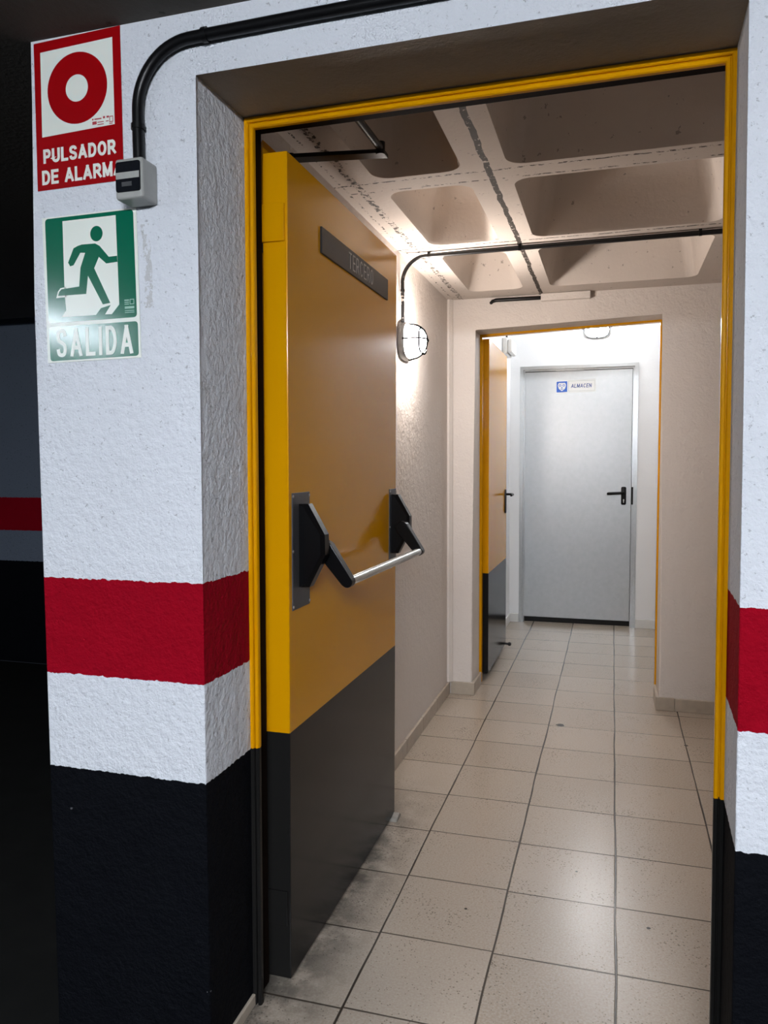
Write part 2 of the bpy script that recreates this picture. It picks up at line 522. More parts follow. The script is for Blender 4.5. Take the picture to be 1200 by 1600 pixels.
# front wall: pillar, lintel and right flank round the doorway, one outline
bm = BM()
A = [(-1.279, YF, 0), (-.8625, YF, 0), (-.8605, YF, ZS), (.221, YF, ZS), (.227, YF, 0), (2.8, YF, 0), (2.8, YF, 2.7), (-1.266, YF, 2.7), (-1.268, YF, 2.2), (-1.279, YF, 1.75)]
B = [(-1.281, YB, 0), (xl(0), YB, 0), (xl(ZS), YB, ZS), (xr(ZS), YB, ZS), (xr(0), YB, 0), (2.8, YB, 0), (2.8, YB, 2.7), (-1.281, YB, 2.7), (-1.281, YB, 2.2), (-1.281, YB, 1.75)]
va, vb = loft(bm, A, B)
bm.faces.ensure_lookup_table()
for f in bm.faces:
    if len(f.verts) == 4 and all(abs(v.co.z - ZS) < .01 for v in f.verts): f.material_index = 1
bm.edges.ensure_lookup_table()
sel = []
for e in bm.edges:
    a, b = e.verts
    if abs(a.co.y - YF) < 1e-4 and abs(b.co.y - YF) < 1e-4 and -1.3 < a.co.x < .3 and -1.3 < b.co.x < .3 and not (a.co.z > 2.6 and b.co.z > 2.6) and not (a.co.z < .01 and b.co.z < .01):
        sel.append(e)
bmesh.ops.bevel(bm, geom=sel, offset=.007, segments=3, profile=.5, affect='EDGES', material=0)
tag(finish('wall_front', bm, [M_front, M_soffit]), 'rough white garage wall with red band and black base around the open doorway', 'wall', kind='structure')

# corridor walls
def slab(name, m, label, *boxes):
    bm = BM()
    for b in boxes: box(bm, *b)
    return tag(finish(name, bm, m), label, 'wall', kind='structure')
slab('wall_left', M_corr, 'left plaster wall of the corridor behind the open yellow door', (-1.281, XW, YB, YM0, 0, 2.75))
slab('wall_right', M_corr, 'right plaster wall of the corridor, hidden past the door frame', (XR, XR + .3, YB, YM0, 0, 2.75))
bm = BM()
Z2L, Z2R = 2.166, 2.200
A = [(-1.281, YM0, 0), (-.790, YM0, 0), (-.790, YM0, Z2L), (.262, YM0, Z2R), (.262, YM0, 0), (XR + .3, YM0, 0), (XR + .3, YM0, 2.75), (-1.281, YM0, 2.75)]
B = [(p[0], YM1, p[2]) for p in A]
B[1] = (-.792, YM1, 0); B[2] = (-.792, YM1, Z2L); B[3] = (.262, YM1, Z2R); B[4] = (.262, YM1, 0)
loft(bm, A, B)
bm.edges.ensure_lookup_table()
sel = [e for e in bm.edges if all(abs(v.co.y - YM0) < 1e-4 and -.8 < v.co.x < .3 and v.co.z < 2.3 for v in e.verts) and not all(v.co.z < .01 for v in e.verts)]
bmesh.ops.bevel(bm, geom=sel, offset=.016, segments=4, profile=.5, affect='EDGES')
tag(finish('wall_middle', bm, M_corr), 'plaster wall across the corridor with the second doorway in it', 'wall', kind='structure')
slab('wall_far_left', M_vest, 'white left wall of the small lobby beyond the second doorway', (-1.281, -.852, YM1, Y3, 0, 2.75))
slab('wall_far_right', M_vest, 'white right wall of the small lobby with a dark side opening in it', (XV, XV + .2, YM1, 5.0, 0, 2.75), (XV, XV + .2, 6.5, Y3, 0, 2.75), (XV, XV + .2, 5.0, 6.5, 2.12, 2.75))
bm = BM()
A = [(-1.281, Y3, 0), (-.7685, Y3, 0), (-.7685, Y3, 2.197), (.1926, Y3, 2.197), (.1926, Y3, 0), (XR + .3, Y3, 0), (XR + .3, Y3, 2.75), (-1.281, Y3, 2.75)]
loft(bm, A, [(p[0], Y3 + .2, p[2]) for p in A])
tag(finish('wall_back', bm, M_vest), 'white end wall of the lobby around the grey steel door', 'wall', kind='structure')
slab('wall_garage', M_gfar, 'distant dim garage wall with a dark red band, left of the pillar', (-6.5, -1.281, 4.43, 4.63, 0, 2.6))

# floors
bm = BM(); box(bm, -1.281, XR + .3, YF, Y3 + .3, -.1, 0)
tag(finish('floor', bm, M_floor), 'beige terrazzo tile floor running through the corridor', 'floor', kind='structure')
bm = BM()
box(bm, -6.5, 2.8, -4, YF, -.1, -.002)
box(bm, -6.5, -1.281, YF, 4.43, -.1, -.002)
tag(finish('floor_garage', bm, M_gfloor), 'dark garage floor to the left of the pillar', 'floor', kind='structure')

# ceilings: waffle slab with rounded pans
def waffle(name, m, cells, z0, depth, x0, x1, y0, y1, label):
    """cells: list of (cx0,cx1,cy0,cy1, px0,px1,py0,py1): cell and pan opening"""
    bm = BM()
    n = 6
    for (cx0, cx1, cy0, cy1, px0, px1, py0, py1) in cells:
        if px0 is None:
            bm.faces.new([bm.verts.new(p) for p in ((cx0, cy0, z0), (cx1, cy0, z0), (cx1, cy1, z0), (cx0, cy1, z0))])
            continue
        r = .06
        def lp(ins, rr):
            return rrect(px0 + ins, py0 + ins, px1 - ins, py1 - ins, rr, n)
        w_ = min(px1 - px0, py1 - py0)
        mi = min(.09, w_ * .30)
        prof = [(0, 0, r), (.006, .012, r), (mi * .35, depth * .55, r), (mi * .62, depth * .88, r * .9), (mi, depth, r * .8)]
        loops = [[bm.verts.new((p[0], p[1], z0 + h)) for p in lp(i_, r_)] for (i_, h, r_) in prof]
        N = len(loops[0])
        cor = [bm.verts.new(p) for p in ((cx1, cy1, z0), (cx0, cy1, z0), (cx0, cy0, z0), (cx1, cy0, z0))]
        k = n + 1
        for c in range(4):
            for j in range(n):
                bm.faces.new((cor[c], loops[0][c * k + j], loops[0][c * k + j + 1]))
            bm.faces.new((cor[c], loops[0][c * k + n], loops[0][((c + 1) * k) % N], cor[(c + 1) % 4]))
        for a, b in zip(loops, loops[1:]):
            for j in range(N):
                bm.faces.new((a[j], a[(j + 1) % N], b[(j + 1) % N], b[j]))
        bm.faces.new(loops[-1])
    box(bm, x0, x1, y0, y1, z0 + depth + .03, z0 + depth + .2)
    return tag(finish(name, bm, m, smooth=50), label, 'ceiling', kind='structure')

ZC = 2.33
xs = [(XW, -.40, -.775, -.478), (-.40, .465, -.335, .400), (.465, 1.33, .53, 1.265), (1.33, 2.195, 1.395, 2.13), (2.195, XR, None, None)]
ys = [(1.80, 2.615, 1.88, 2.545), (2.615, 3.445, 2.675, 3.375), (3.445, YM0, 3.545, 4.33)]
waffle('ceiling', M_waf, [(a[0], a[1], b[0], b[1], a[2], a[3], b[2], b[3]) for a in xs for b in ys], ZC, .26, XW - .1, XR + .1, YB - .02, YM0 + .1,
       'painted waffle slab ceiling with rounded coffers above the corridor')
bm = BM(); box(bm, -.9, XR + .1, YM1 - .05, Y3 + .1, 2.72, 2.85)
tag(finish('ceiling_far', bm, M_vest), 'flat white ceiling of the small lobby beyond the second doorway', 'ceiling', kind='structure')
gx = [(-6.5 + .86 * i, -6.5 + .86 * (i + 1)) for i in range(6)]
cells = [(a, b, c, c + .82, *((None,) * 4 if b > -3.2 else (a + .07, b - .07, c + .07, c + .75))) for (a, b) in gx for c in (-4 + .82 * j for j in range(10))]
cells.append((-1.34, -1.26, YF, 4.2, None, None, None, None))
for (cx0, cx1, px0, px1) in ((-1.34, -.80, None, None), (-.80, .10, -.76, .04), (.10, 1.0, .16, .94), (1.0, 2.8, 1.06, 2.7)):
    for j in range(7):
        c0 = -4 + (YF + 4) / 7 * j; c1 = c0 + (YF + 4) / 7
        cells.append((cx0, cx1, c0, c1, px0, px1, c0 + .05, c1 - (.02 if j == 6 else .05)))
waffle('ceiling_garage', M_gceil, cells, ZC, .24, -6.6, 2.9, -4, 4.5, 'dark raw concrete garage ceiling above the white wall')
# skirtings
def skirt(name, m, label, boxes, bev=.003):
    bm = BM()
    for b in boxes: box(bm, *b, bev=bev)
    return tag(finish(name, bm, m), label, 'skirting', kind='structure')
skirt('baseboard_left', M_tan, 'tan tile skirting along the left corridor wall', [(XW, XW + .014, YB + .02 + .33 * i, min(YB + .02 + .33 * (i + 1) - .003, YM0 - .002), 0, .072) for i in range(9)])
skirt('baseboard_middle', M_tan, 'tan tile skirting on the wall across the corridor', [
    (-.915, -.774, YM0 - .014, YM0 + .001, 0, .075), (-.790, -.774, YM0 + .002, YM1 - .05, 0, .075),
    (.246, .345, YM0 - .014, YM0 + .001, 0, .075), (.347, XR, YM0 - .014, YM0 + .001, 0, .072), (.246, .262, YM0 + .002, YM1 - .05, 0, .075)])
skirt('baseboard_back', M_wskirt, 'white tile skirting at the foot of the end wall beside the grey door', [(-.852, -.772, Y3 - .012, Y3, 0, .075), (.196, XR, Y3 - .012, Y3, 0, .075), (-.852, -.84, YM1 + .01, Y3 - .014, 0, .075)])
skirt('baseboard_front', M_tan, 'low chipped tan skirting in the left reveal of the garage doorway', [(-.868, -.858, YF + .02, YJ - .004, 0, .030)])

# corner bead in the far left corner of the corridor
bm = BM()
prism(bm, [(XW, YM0), (XW, YM0 - .03), (XW + .012, YM0 - .03), (XW + .03, YM0 - .012), (XW + .03, YM0)], Frame((0, 0, 0), (1, 0, 0), (0, 1, 0)), .075, ZC)
tag(finish('trim_1', bm, M_corr), 'cracked plaster strip filling the far left corridor corner', 'trim', kind='structure')

# ------------------------------------------------------------------ door frames
def jamb_frame(name, m, xlf, xrf, ztop, y0, prof, wl, wr, label, dark=()):
    """prof: (inward, depth) loop swept up the left jamb, across and down"""
    bm = BM()
    zl, zr = ztop if isinstance(ztop, tuple) else (ztop, ztop)
    P = [(xlf(0), 0, 1, 0, wl), (xlf(zl), zl, 1, -1, wl), (xrf(zr), zr, -1, -1, wr), (xrf(0), 0, -1, 0, wr)]
    rings = []
    for (x, z, dx, dz, w_) in P:
        rings.append([bm.verts.new((x + dx * a * w_, y0 + d, z + dz * a)) for (a, d) in prof])
    n = len(prof)
    for a, b in zip(rings, rings[1:]):
        for i in range(n):
            bm.faces.new((a[i], a[(i + 1) % n], b[(i + 1) % n], b[i])).material_index = 1 if i in dark else 0
    bm.faces.new(rings[0]); bm.faces.new(rings[-1][::-1])
    return tag(finish(name, bm, m), label, 'door frame', kind='structure')
PROF = [(0.0015, 0), (.003, -.004), (.011, -.004), (.0135, -.001), (.0135, .004), (.0165, .004), (.0165, -.001), (.019, -.0035), (.0255, -.0035), (.028, 0), (.028, .010), (.022, .012), (.005, .012), (.005, .086), (.0015, .086)]
jamb_frame('trim_2', [M_fr, M_brown], xl, xr, ZS, YJ, PROF, .90, .80, 'yellow metal frame with black feet around the garage doorway', dark=(10, 11, 12, 13))
PROF2 = [(0, 0), (.022, 0), (.022, .045), (.012, .048), (.012, .075), (0, .075)]
jamb_frame('trim_3', M_frall, lambda z: -.792 - .008, lambda z: .262 + .012, (Z2L + .010, Z2R + .010), YM1 - .03, PROF2, 1.0, 1.0, 'thin yellow metal frame around the second doorway')

# ------------------------------------------------------------------ first door (open, yellow over black)
XD0, XD1 = -.876, -.8045
D1 = empty('door_1', (-.8405 - .0090, 1.83, 0.0))
tag(D1, 'large yellow steel door with black lower half and push bar, standing open at left', 'door', kind='structure')
D1_TILT = .0080
bm = BM()
box(bm, XD0 + .004, XD1, 1.830, 2.852, .012, 2.160, bev=.0025)
leaf = finish('leaf', bm, M_door, D1)
bm = BM()
prism(bm, [(XD0 + .004, 1.834), (XD0 - .017, 1.858), (XD0 - .017, 2.876), (XD0 + .004, 2.876)], Frame((0, 0, 0), (1, 0, 0), (0, 1, 0)), .012, 2.195)
finish('rebate_flange', bm, M_door, D1)
fD = Frame((XD1, 0, 0), (0, 1, 0), (0, 0, 1))       # inner face: a = depth, b = height, out = +x
for z0 in (1.940, .160):
    bm = BM()
    box(bm, XD0 + .003, XD1 - .007, 1.8235, 1.832, z0, z0 + .093, bev=.0012)
    box(bm, XD0 - .011, XD0 + .005, 1.8245, 1.850, z0, z0 + .093, bev=.004)
    hg = finish('hinge', bm, M_door, D1)
    bm = BM()
    tube(bm, [(XD0 - .0005, 1.833, z0 + .001), (XD0 - .0005, 1.833, z0 + .092)], .0090, 16)
    finish('hinge_barrel', bm, M_frall, hg, smooth=40)
    bm = BM()
    tube(bm, [(XD0 - .0005, 1.834, z0 - .022), (XD0 - .0005, 1.834, z0 + .001)], .006)
    finish('hinge_pin', bm, M_gap, hg, smooth=40)
# name plate
bm = BM()
prism(bm, [(2.057, 1.968), (2.716, 1.968), (2.716, 2.040), (2.057, 2.040)], fD, .0, .006, bev=.001)
sp = finish('name_plate', bm, M_plate, D1)
bm = BM()
letters(bm, 'TERCERO', fD, 2.284, 1.980, 2.534, 2.029, .0048, .0061, .0068, gap=2.0)
tag(finish('lettering', bm, M_platetxt, sp, merge=False), 'pale letters TERCERO')
# panic bar
HP = [(.0, 1.2770), (.024, 1.2770), (.0705, 1.1965), (.0715, 1.1420), (.027, 1.0555), (.0, 1.0545)]
for (y0, y1, yb0, yb1, dz, ps) in ((1.890, 1.944, 1.848, 1.966, 0, (1.852, 1.962)), (2.778, 2.832, 2.757, 2.848, -.010, (2.763, 2.842))):
    bm = BM()
    prism(bm, [(yb0, 1.000 + dz), (yb1, 1.000 + dz), (yb1, 1.307 + dz * 2), (yb0, 1.307 + dz * 2)], fD, 0, .003, bev=.0008)
    pl = finish('mounting_plate', bm, M_dgrey, D1)
    for zz in (1.009 + dz, 1.155 + dz, 1.298 + dz * 2):
        for yy in ps:
            if abs(zz - 1.155 - dz) < .01 and yy == ps[1]: continue
            bm = BM()
            r = bmesh.ops.create_uvsphere(bm, u_segments=10, v_segments=6, radius=.0042)
            for v in bm.verts: v.co = Vector((v.co.x * .5, v.co.y, v.co.z)) + Vector((XD1 + .0032, yy, zz))
            finish('screw', bm, M_screw, pl, smooth=60)
    bm = BM()
    fH = Frame((XD1, y0, dz), (1, 0, 0), (0, 0, 1))   # normal = -y
    n = len(HP)
    w_ = y1 - y0
    # body with chamfered outer rim on both flanks
    def offs(p, q):
        cx, cz = .03, 1.165
        return (p[0] if p[0] < .001 else p[0] - q * .55, p[1] + (cz - p[1]) / abs(cz - p[1]) * q * (.55 if .001 < p[0] < .05 else 0.0) if abs(p[1] - cz) > .001 else p[1])
    secs = [(0.0, .016), (-.012, .0), (-w_ + .012, 0.0), (-w_, .016)]
    rr = [[bm.verts.new(fH(offs(p, q), d)) for p in HP] for d, q in secs]
    for a, b in zip(rr, rr[1:]):
        for i in range(n): bm.faces.new((a[i], a[(i + 1) % n], b[(i + 1) % n], b[i]))
    bm.faces.new(rr[0]); bm.faces.new(rr[-1][::-1])
    for v in bm.verts: v.co.x += .0005
    finish('housing', bm, M_blackpl, D1)
for (y0, dz, sgn) in ((1.944, 0, 1), (2.742, -.006, -1)):
    bm = BM()
    fA = Frame((XD1, y0 + (.0 if sgn > 0 else .0), dz), (1, 0, 0), (0, 0, 1))
    pv, tip = Vector((.052, 1.152)), Vector((.1165, 1.066))
    d = (tip - pv).normalized(); nrm = Vector((-d.y, d.x))
    out = []
    for k in range(9):
        t = math.radians(-90 + 180 * k / 8)
        out.append(tip + d * math.cos(t) * .0155 + nrm * math.sin(t) * .0155)
    for k in range(9):
        t = math.radians(90 + 180 * k / 8)
        out.append(pv + d * math.cos(t) * .024 + nrm * math.sin(t) * .024)
    prism(bm, [(p.x, p.y) for p in out], fA, -.030 if sgn > 0 else -.036, -.001 if sgn > 0 else -.002, bev=.003)
    finish('lever_arm', bm, M_blackpl, D1)
bm = BM()
tube(bm, [(XD1 + .1165, 1.9735, 1.066), (XD1 + .1165, 2.745, 1.060)], .0135, 24)
finish('push_bar', bm, M_chrome, D1, smooth=40)
# door closer: body on the rear face, arms reaching over the top to the frame head
bm = BM()
box(bm, XD0 - .055, XD0 - .0175, 1.90, 2.12, 2.085, 2.145, bev=.006)
tube(bm, [(XD0 - .036, 1.868, 2.115), (XD0 - .036, 1.90, 2.115)], .021, 18)
finish('closer_body', bm, M_gap, D1)
bm = BM()
tube(bm, [(XD0 - .028, 2.09, 2.14), (XD0 - .028, 2.09, 2.258)], .010)
box(bm, XD0 - .04, -.640, 2.083, 2.128, 2.247, 2.258, bev=.002)
for v in bm.verts:
    if v.co.x > -.87: v.co.y += .035 * (v.co.x + .87) / .2
finish('closer_arm', bm, M_blackpl, D1)
bm = BM()
a_, b_ = Vector((-.652, 2.130, 2.262)), Vector((-.655, 1.824, 2.262))
tube(bm, [a_, b_], .0105, 12)
tube(bm, [a_ + Vector((0, 0, -.018)), a_ + Vector((0, 0, .016))], .013, 14)
finish('closer_forearm', bm, M_blackpl, D1, smooth=40)
D1.rotation_euler = (0, D1_TILT, 0)

# ------------------------------------------------------------------ second door
D2 = empty('door_2', (-.772, 4.86, 0))
tag(D2, 'narrow view of a yellow and black door standing open beyond the second doorway', 'door', kind='structure')
bm = BM(); box(bm, -.797, -.745, 4.850, 5.690, .045, 2.149, bev=.002)
finish('leaf', bm, M_door2, D2)
bm = BM(); box(bm, -.806, -.797, 4.845, 5.715, .045, 2.175, bev=.001)
finish('rebate_flange', bm, M_door2, D2)
for z0 in (1.90, .2):
    bm = BM(); box(bm, -.806, -.752, 4.842, 4.850, z0, z0 + .09, bev=.002)
    finish('hinge', bm, M_door2, D2)
bm = BM()
f2 = Frame((-.745, 0, 0), (0, 1, 0), (0, 0, 1))
prism(bm, rrect(5.595, 1.018, 5.640, 1.190, .018), f2, 0, .009, bev=.002)
finish('handle_plate', bm, M_blackpl, D2, smooth=35)
bm = BM()
tube(bm, [(-.737, 5.618, 1.155), (-.700, 5.618, 1.155)] + arc((-.700, 5.603, 1.155), (0, 1, 0), (1, 0, 0), .015, 90 - 0, 180 - 180 + 90, 1)[:0] + [(-.690, 5.612, 1.155), (-.686, 5.598, 1.154), (-.686, 5.50, 1.152)], .0085, 12)
finish('lever_handle', bm, M_blackpl, D2, smooth=50)
bm = BM()
tube(bm, [(-.745, 5.62, .062), (-.715, 5.62, .060)], .008, 10)
r = bmesh.ops.create_uvsphere(bm, u_segments=12, v_segments=8, radius=.014, matrix=Matrix.Translation((-.708, 5.62, .060)))
finish('foot_stop', bm, M_gap, D2, smooth=50)

# ------------------------------------------------------------------ third door: galvanised steel
D3 = empty('door_3', (-.29, Y3 + .03, 0))
tag(D3, 'closed grey galvanised steel door at the end of the corridor with a blue and white sign', 'door', kind='structure')
def rect_frame(bm, x0, x1, z1, y0, w0, d0, w1, d1):
    """stepped metal frame: outer band then set-back inner band"""
    for (a, b, ya, yb) in ((0, w0, y0 - .006, y0 + .06), (w0, w0 + w1, y0 + d0, y0 + d1)):
        box(bm, x0 + a, x0 + b, ya, yb, 0, z1 - a)
        box(bm, x1 - b, x1 - a, ya, yb, 0, z1 - a)
        box(bm, x0 + b, x1 - b, ya, yb, z1 - b, z1 - a)
bm = BM()
rect_frame(bm, -.7685, .1926, 2.197, Y3, .028, .016, .014, .06)
tag(finish('trim_4', bm, M_galvfr), 'grey steel frame around the galvanised door in the end wall', 'door frame', kind='structure')
bm = BM(); box(bm, -.7285, .1485, Y3 + .030, Y3 + .075, .047, 2.152, bev=.002)
finish('leaf', bm, M_galv, D3)
bm = BM(); box(bm, -.7265, .1505, Y3 + .055, Y3 + .066, .0, .052)  # black strip standing in for the dark gap under the leaf
finish('bottom_gap_strip', bm, M_gap, D3)
fB = Frame((0, Y3 + .030, 0), (1, 0, 0), (0, 0, 1))
bm = BM(); prism(bm, rrect(.069, 1.027, .1095, 1.178, .012), fB, 0, .010, bev=.002)
hp = finish('handle_plate', bm, M_blackpl, D3, smooth=35)
bm = BM(); prism(bm, ell(.0895, 1.066, .0055, .009, 16) , fB, .010, .014)
box(bm, .0865, .0925, Y3 + .016, Y3 + .021, 1.045, 1.064)
finish('lock_cylinder', bm, M_screw, hp)
bm = BM()
tube(bm, [(.089, Y3 + .022, 1.128), (.089, Y3 - .012, 1.128), (.084, Y3 - .022, 1.128), (.070, Y3 - .025, 1.128), (-.030, Y3 - .025, 1.122), (-.043, Y3 - .022, 1.121)], [.010, .010, .0105, .0105, .012, .009], 14)
finish('lever_handle', bm, M_blackpl, D3, smooth=50)
bm = BM(); box(bm, .150, .1645, Y3 + .008, Y3 + .018, 1.030, 1.176, bev=.002)
finish('strike_plate', bm, M_gap, D3)
bm = BM(); prism(bm, [(-.473, 1.966), (-.145, 1.974), (-.145, 2.079), (-.473, 2.071)], fB, 0, .002)
sg = finish('sign_plate', bm, M_white, D3)
bm = BM(); prism(bm, [(-.466, 1.974), (-.378, 1.976), (-.378, 2.066), (-.466, 2.064)], fB, .002, .0024)
finish('emblem_panel', bm, M_blue, sg)
bm = BM()
hs = [(-.422, 1.984), (-.448, 2.004), (-.456, 2.030), (-.452, 2.048), (-.440, 2.054), (-.430, 2.050), (-.422, 2.054), (-.414, 2.050), (-.404, 2.054), (-.392, 2.048), (-.388, 2.030), (-.396, 2.004)]
prism(bm, hs, fB, .0024, .0028)
em = finish('emblem', bm, M_white, sg)
bm = BM()
for ex in (-.437, -.407):
    ring(bm, fB, ell(ex, 2.032, .010, .010, 20), ell(ex, 2.032, .0055, .0055, 20), .0028, .0031)
prism(bm, [(-.430, 2.012), (-.414, 2.012), (-.422, 2.020)], fB, .0028, .0031)
prism(bm, [(-.432, 1.998), (-.412, 1.998), (-.412, 2.003), (-.432, 2.003)], fB, .0028, .0031)
prism(bm, [(-.4235, 1.998), (-.4205, 1.998), (-.4205, 2.012), (-.4235, 2.012)], fB, .0028, .0031)
finish('emblem_marks', bm, M_blue, sg)
bm = BM()
for a, b, c, d in ((-.366, 1.981, -.156, 1.983), (-.366, 2.066, -.156, 2.068), (-.368, 1.981, -.366, 2.068), (-.156, 1.981, -.154, 2.068)):
    prism(bm, [(a, b), (c, b), (c, d), (a, d)], fB, .002, .0023)
finish('sign_border', bm, M_greyink, sg)
bm = BM(); letters(bm, 'ALMACEN', fB, -.347, 2.009, -.182, 2.042, .0052, .002, .0026, gap=.8, slant=.12)
tag(finish('lettering', bm, M_ink, sg, merge=False), 'dark blue letters ALMACEN')
# bright head vent strip in the frame
bm = BM(); box(bm, -.47, -.24, Y3 + .020, Y3 + .030, 2.152, 2.160)
finish('head_seal', bm, M_galvfr, D3)

# ------------------------------------------------------------------ bulkhead lamps
def bulkhead(name, fr, rx, rz, prot, glow, label, n=36):
    t = empty(name, fr((0, -rz if abs(fr.n.z) < .5 else 0)))
    tag(t, label, 'lamp')
    def sup(a, b, k=1.0):
        o = []
        for i in range(n):
            t_ = 2 * math.pi * i / n
            c_, s_ = math.cos(t_), math.sin(t_)
            e = 2 / 3.0
            o.append((a * k * math.copysign(abs(c_) ** e, c_), b * k * math.copysign(abs(s_) ** e, s_)))
        return o
    bm = BM()
    prof = [(1.0, 0), (1.0, .022), (.94, .030), (.90, .030), (.88, .022)]
    rr = [[bm.verts.new(fr(p, d)) for p in sup(rx, rz, k)] for k, d in prof]
    for a, b in zip(rr, rr[1:]):
        for i in range(n): bm.faces.new((a[i], a[(i + 1) % n], b[(i + 1) % n], b[i]))
    bm.faces.new(rr[0]); bm.faces.new(rr[-1])
    finish('lamp_base', bm, M_capgrey, t, smooth=40)
    bm = BM()
    prev = None
    K = 7
    for j in range(K):
        ph = math.pi / 2 * j / K
        k = .87 * math.cos(ph) ** .6; d = .023 + (prot - .023) * math.sin(ph)
        cur = [bm.verts.new(fr(p, d)) for p in sup(rx, rz, k)]
        if prev:
            for i in range(n): bm.faces.new((prev[i], prev[(i + 1) % n], cur[(i + 1) % n], cur[i]))
        prev = cur
    c = bm.verts.new(fr((0, 0), prot))
    for i in range(n): bm.faces.new((prev[i], prev[(i + 1) % n], c))
    finish('glass_globe', bm, glow, t, smooth=60)
    def gp(a, b):
        """point on the guard surface over (a,b) in -1..1"""
        q = min(1.0, (abs(a) ** 3 + abs(b) ** 3) ** (1 / 3))
        return fr((a * rx * .98, b * rz * .98), .024 + (prot + .008 - .024) * math.sqrt(max(0, 1 - q ** 2.2)))
    for path in ([(x, .10 * (1 - x * x)) for x in [-1 + .1 * i for i in range(21)]],
                 [(.02, y) for y in [-1 + .1 * i for i in range(21)]],):
        bm = BM(); tube(bm, [gp(*p) for p in path], .0040, 8)
        finish('guard_wire', bm, M_wire, t, smooth=60)
    bm = BM()
    pts = [gp(p[0] / rx * .68, p[1] / rz * .68) for p in sup(rx, rz, 1.0)]
    tube(bm, pts + [pts[0]], .0040, 8, cap=False)
    finish('guard_ring', bm, M_wire, t, smooth=60)
    return t
f1 = Frame((XW, 3.497, 1.940), (0, 1, 0), (0, 0, 1))
bulkhead('bulkhead_lamp', f1, .112, .084, .105, E_corr, 'lit oval bulkhead lamp with wire guard on the left corridor wall')
f3 = Frame((-.142, Y3, 2.485), (1, 0, 0), (0, 0, 1))
bulkhead('bulkhead_lamp', f3, .105, .080, .095, E_vest, 'bright bulkhead lamp on the end wall above the grey steel door')

fC = Frame((.05, 5.55, 2.72), (1, 0, 0), (0, -1, 0))  # unseen fill lamp, added to brighten the lobby
bulkhead('bulkhead_lamp', fC, .105, .080, .095, E_vestc, 'added fill lamp on the flat lobby ceiling, out of sight above the second doorway')

# ------------------------------------------------------------------ signs on the pillar
fS = Frame((0, YF - .0006, 0), (1, 0, 0), (0, 0, 1))
AL = empty('alarm_sign', (-1.146, YF - .0006, 2.002))
tag(AL, 'red and white alarm push button sign at the top of the pillar', 'sign')
bm = BM()
NX, NZ = 14, 20
def sheet(bm, quad, nx, nz, fn):
    g = []
    for i in range(nx + 1):
        col = []
        for j in range(nz + 1):
            s_, t_ = i / nx, j / nz
            x = (quad[0][0] * (1 - s_) + quad[1][0] * s_) * (1 - t_) + (quad[3][0] * (1 - s_) + quad[2][0] * s_) * t_
            z = (quad[0][1] * (1 - s_) + quad[1][1] * s_) * (1 - t_) + (quad[3][1] * (1 - s_) + quad[2][1] * s_) * t_
            col.append((x, z, fn(s_, t_)))
        g.append(col)
    V = [[bm.verts.new(fS((x, z), d + .0010)) for x, z, d in c] for c in g]
    W = [[bm.verts.new(fS((x, z), d)) for x, z, d in c] for c in g]
    for i in range(nx):
        for j in range(nz):
            bm.faces.new((V[i][j], V[i + 1][j], V[i + 1][j + 1], V[i][j + 1]))
            bm.faces.new((W[i][j], W[i][j + 1], W[i + 1][j + 1], W[i + 1][j]))
    for i in range(nx):
        for j in (0, nz): bm.faces.new((V[i][j], V[i + 1][j], W[i + 1][j], W[i][j]))
    for j in range(nz):
        for i in (0, nx): bm.faces.new((V[i][j], V[i][j + 1], W[i][j + 1], W[i][j]))
sheet(bm, [(-1.2589, 2.0013), (-1.0335, 2.0035), (-1.0338, 2.3290), (-1.2578, 2.3235)], NX, NZ, lambda s_, t_: .0)
panel = finish('sign_panel', bm, M_red, AL)
bm = BM(); prism(bm, [(-1.2420, 2.1180), (-1.0525, 2.1240), (-1.0533, 2.3075), (-1.2404, 2.3020)], fS, .001, .0014)
finish('white_field', bm, M_cream, AL)
bm = BM(); ring(bm, fS, ell(-1.1462, 2.2130, .0775, .0765, 56), ell(-1.1468, 2.2130, .0290, .0290, 56), .0014, .0018)
finish('red_ring', bm, M_red, AL)
fT = Frame((-1.2406, YF - .0006, 2.0600), Vector((1, 0, .006)).normalized(), (0, 0, 1))
bm = BM()
letters(bm, 'PULSADOR', fT, 0, 0, .190, .0310, .0064, .0010, .0015, gap=.50)
letters(bm, 'DE ALARMA', fT, -.005, -.0468, .206, -.0150, .0064, .0010, .0015, gap=.45)
tag(finish('lettering', bm, M_cream, AL, merge=False), 'white letters PULSADOR DE ALARMA')
bm = BM()
for (x, z, w_, h_) in ((-1.1095, 2.1385, .0035, .0035), (-1.1035, 2.1390, .018, .0025), (-1.0815, 2.1395, .005, .0045), (-1.0725, 2.1398, .006, .0040), (-1.1090, 2.1290, .011, .0065), (-1.0960, 2.1320, .016, .0018), (-1.0960, 2.1270, .016, .0018), (-1.0745, 2.1320, .007, .0018), (-1.0660, 2.1260, .0085, .0018)):
    prism(bm, [(x, z), (x + w_, z), (x + w_, z + h_), (x, z + h_)], fS, .0014, .0017)
ring(bm, fS, [(-1.0655, 2.1295), (-1.0560, 2.1295), (-1.0560, 2.1425), (-1.0655, 2.1425)], [(-1.0640, 2.1312), (-1.0575, 2.1312), (-1.0575, 2.1408), (-1.0640, 2.1408)], .0014, .0017)
finish('small_print', bm, M_redink, AL)

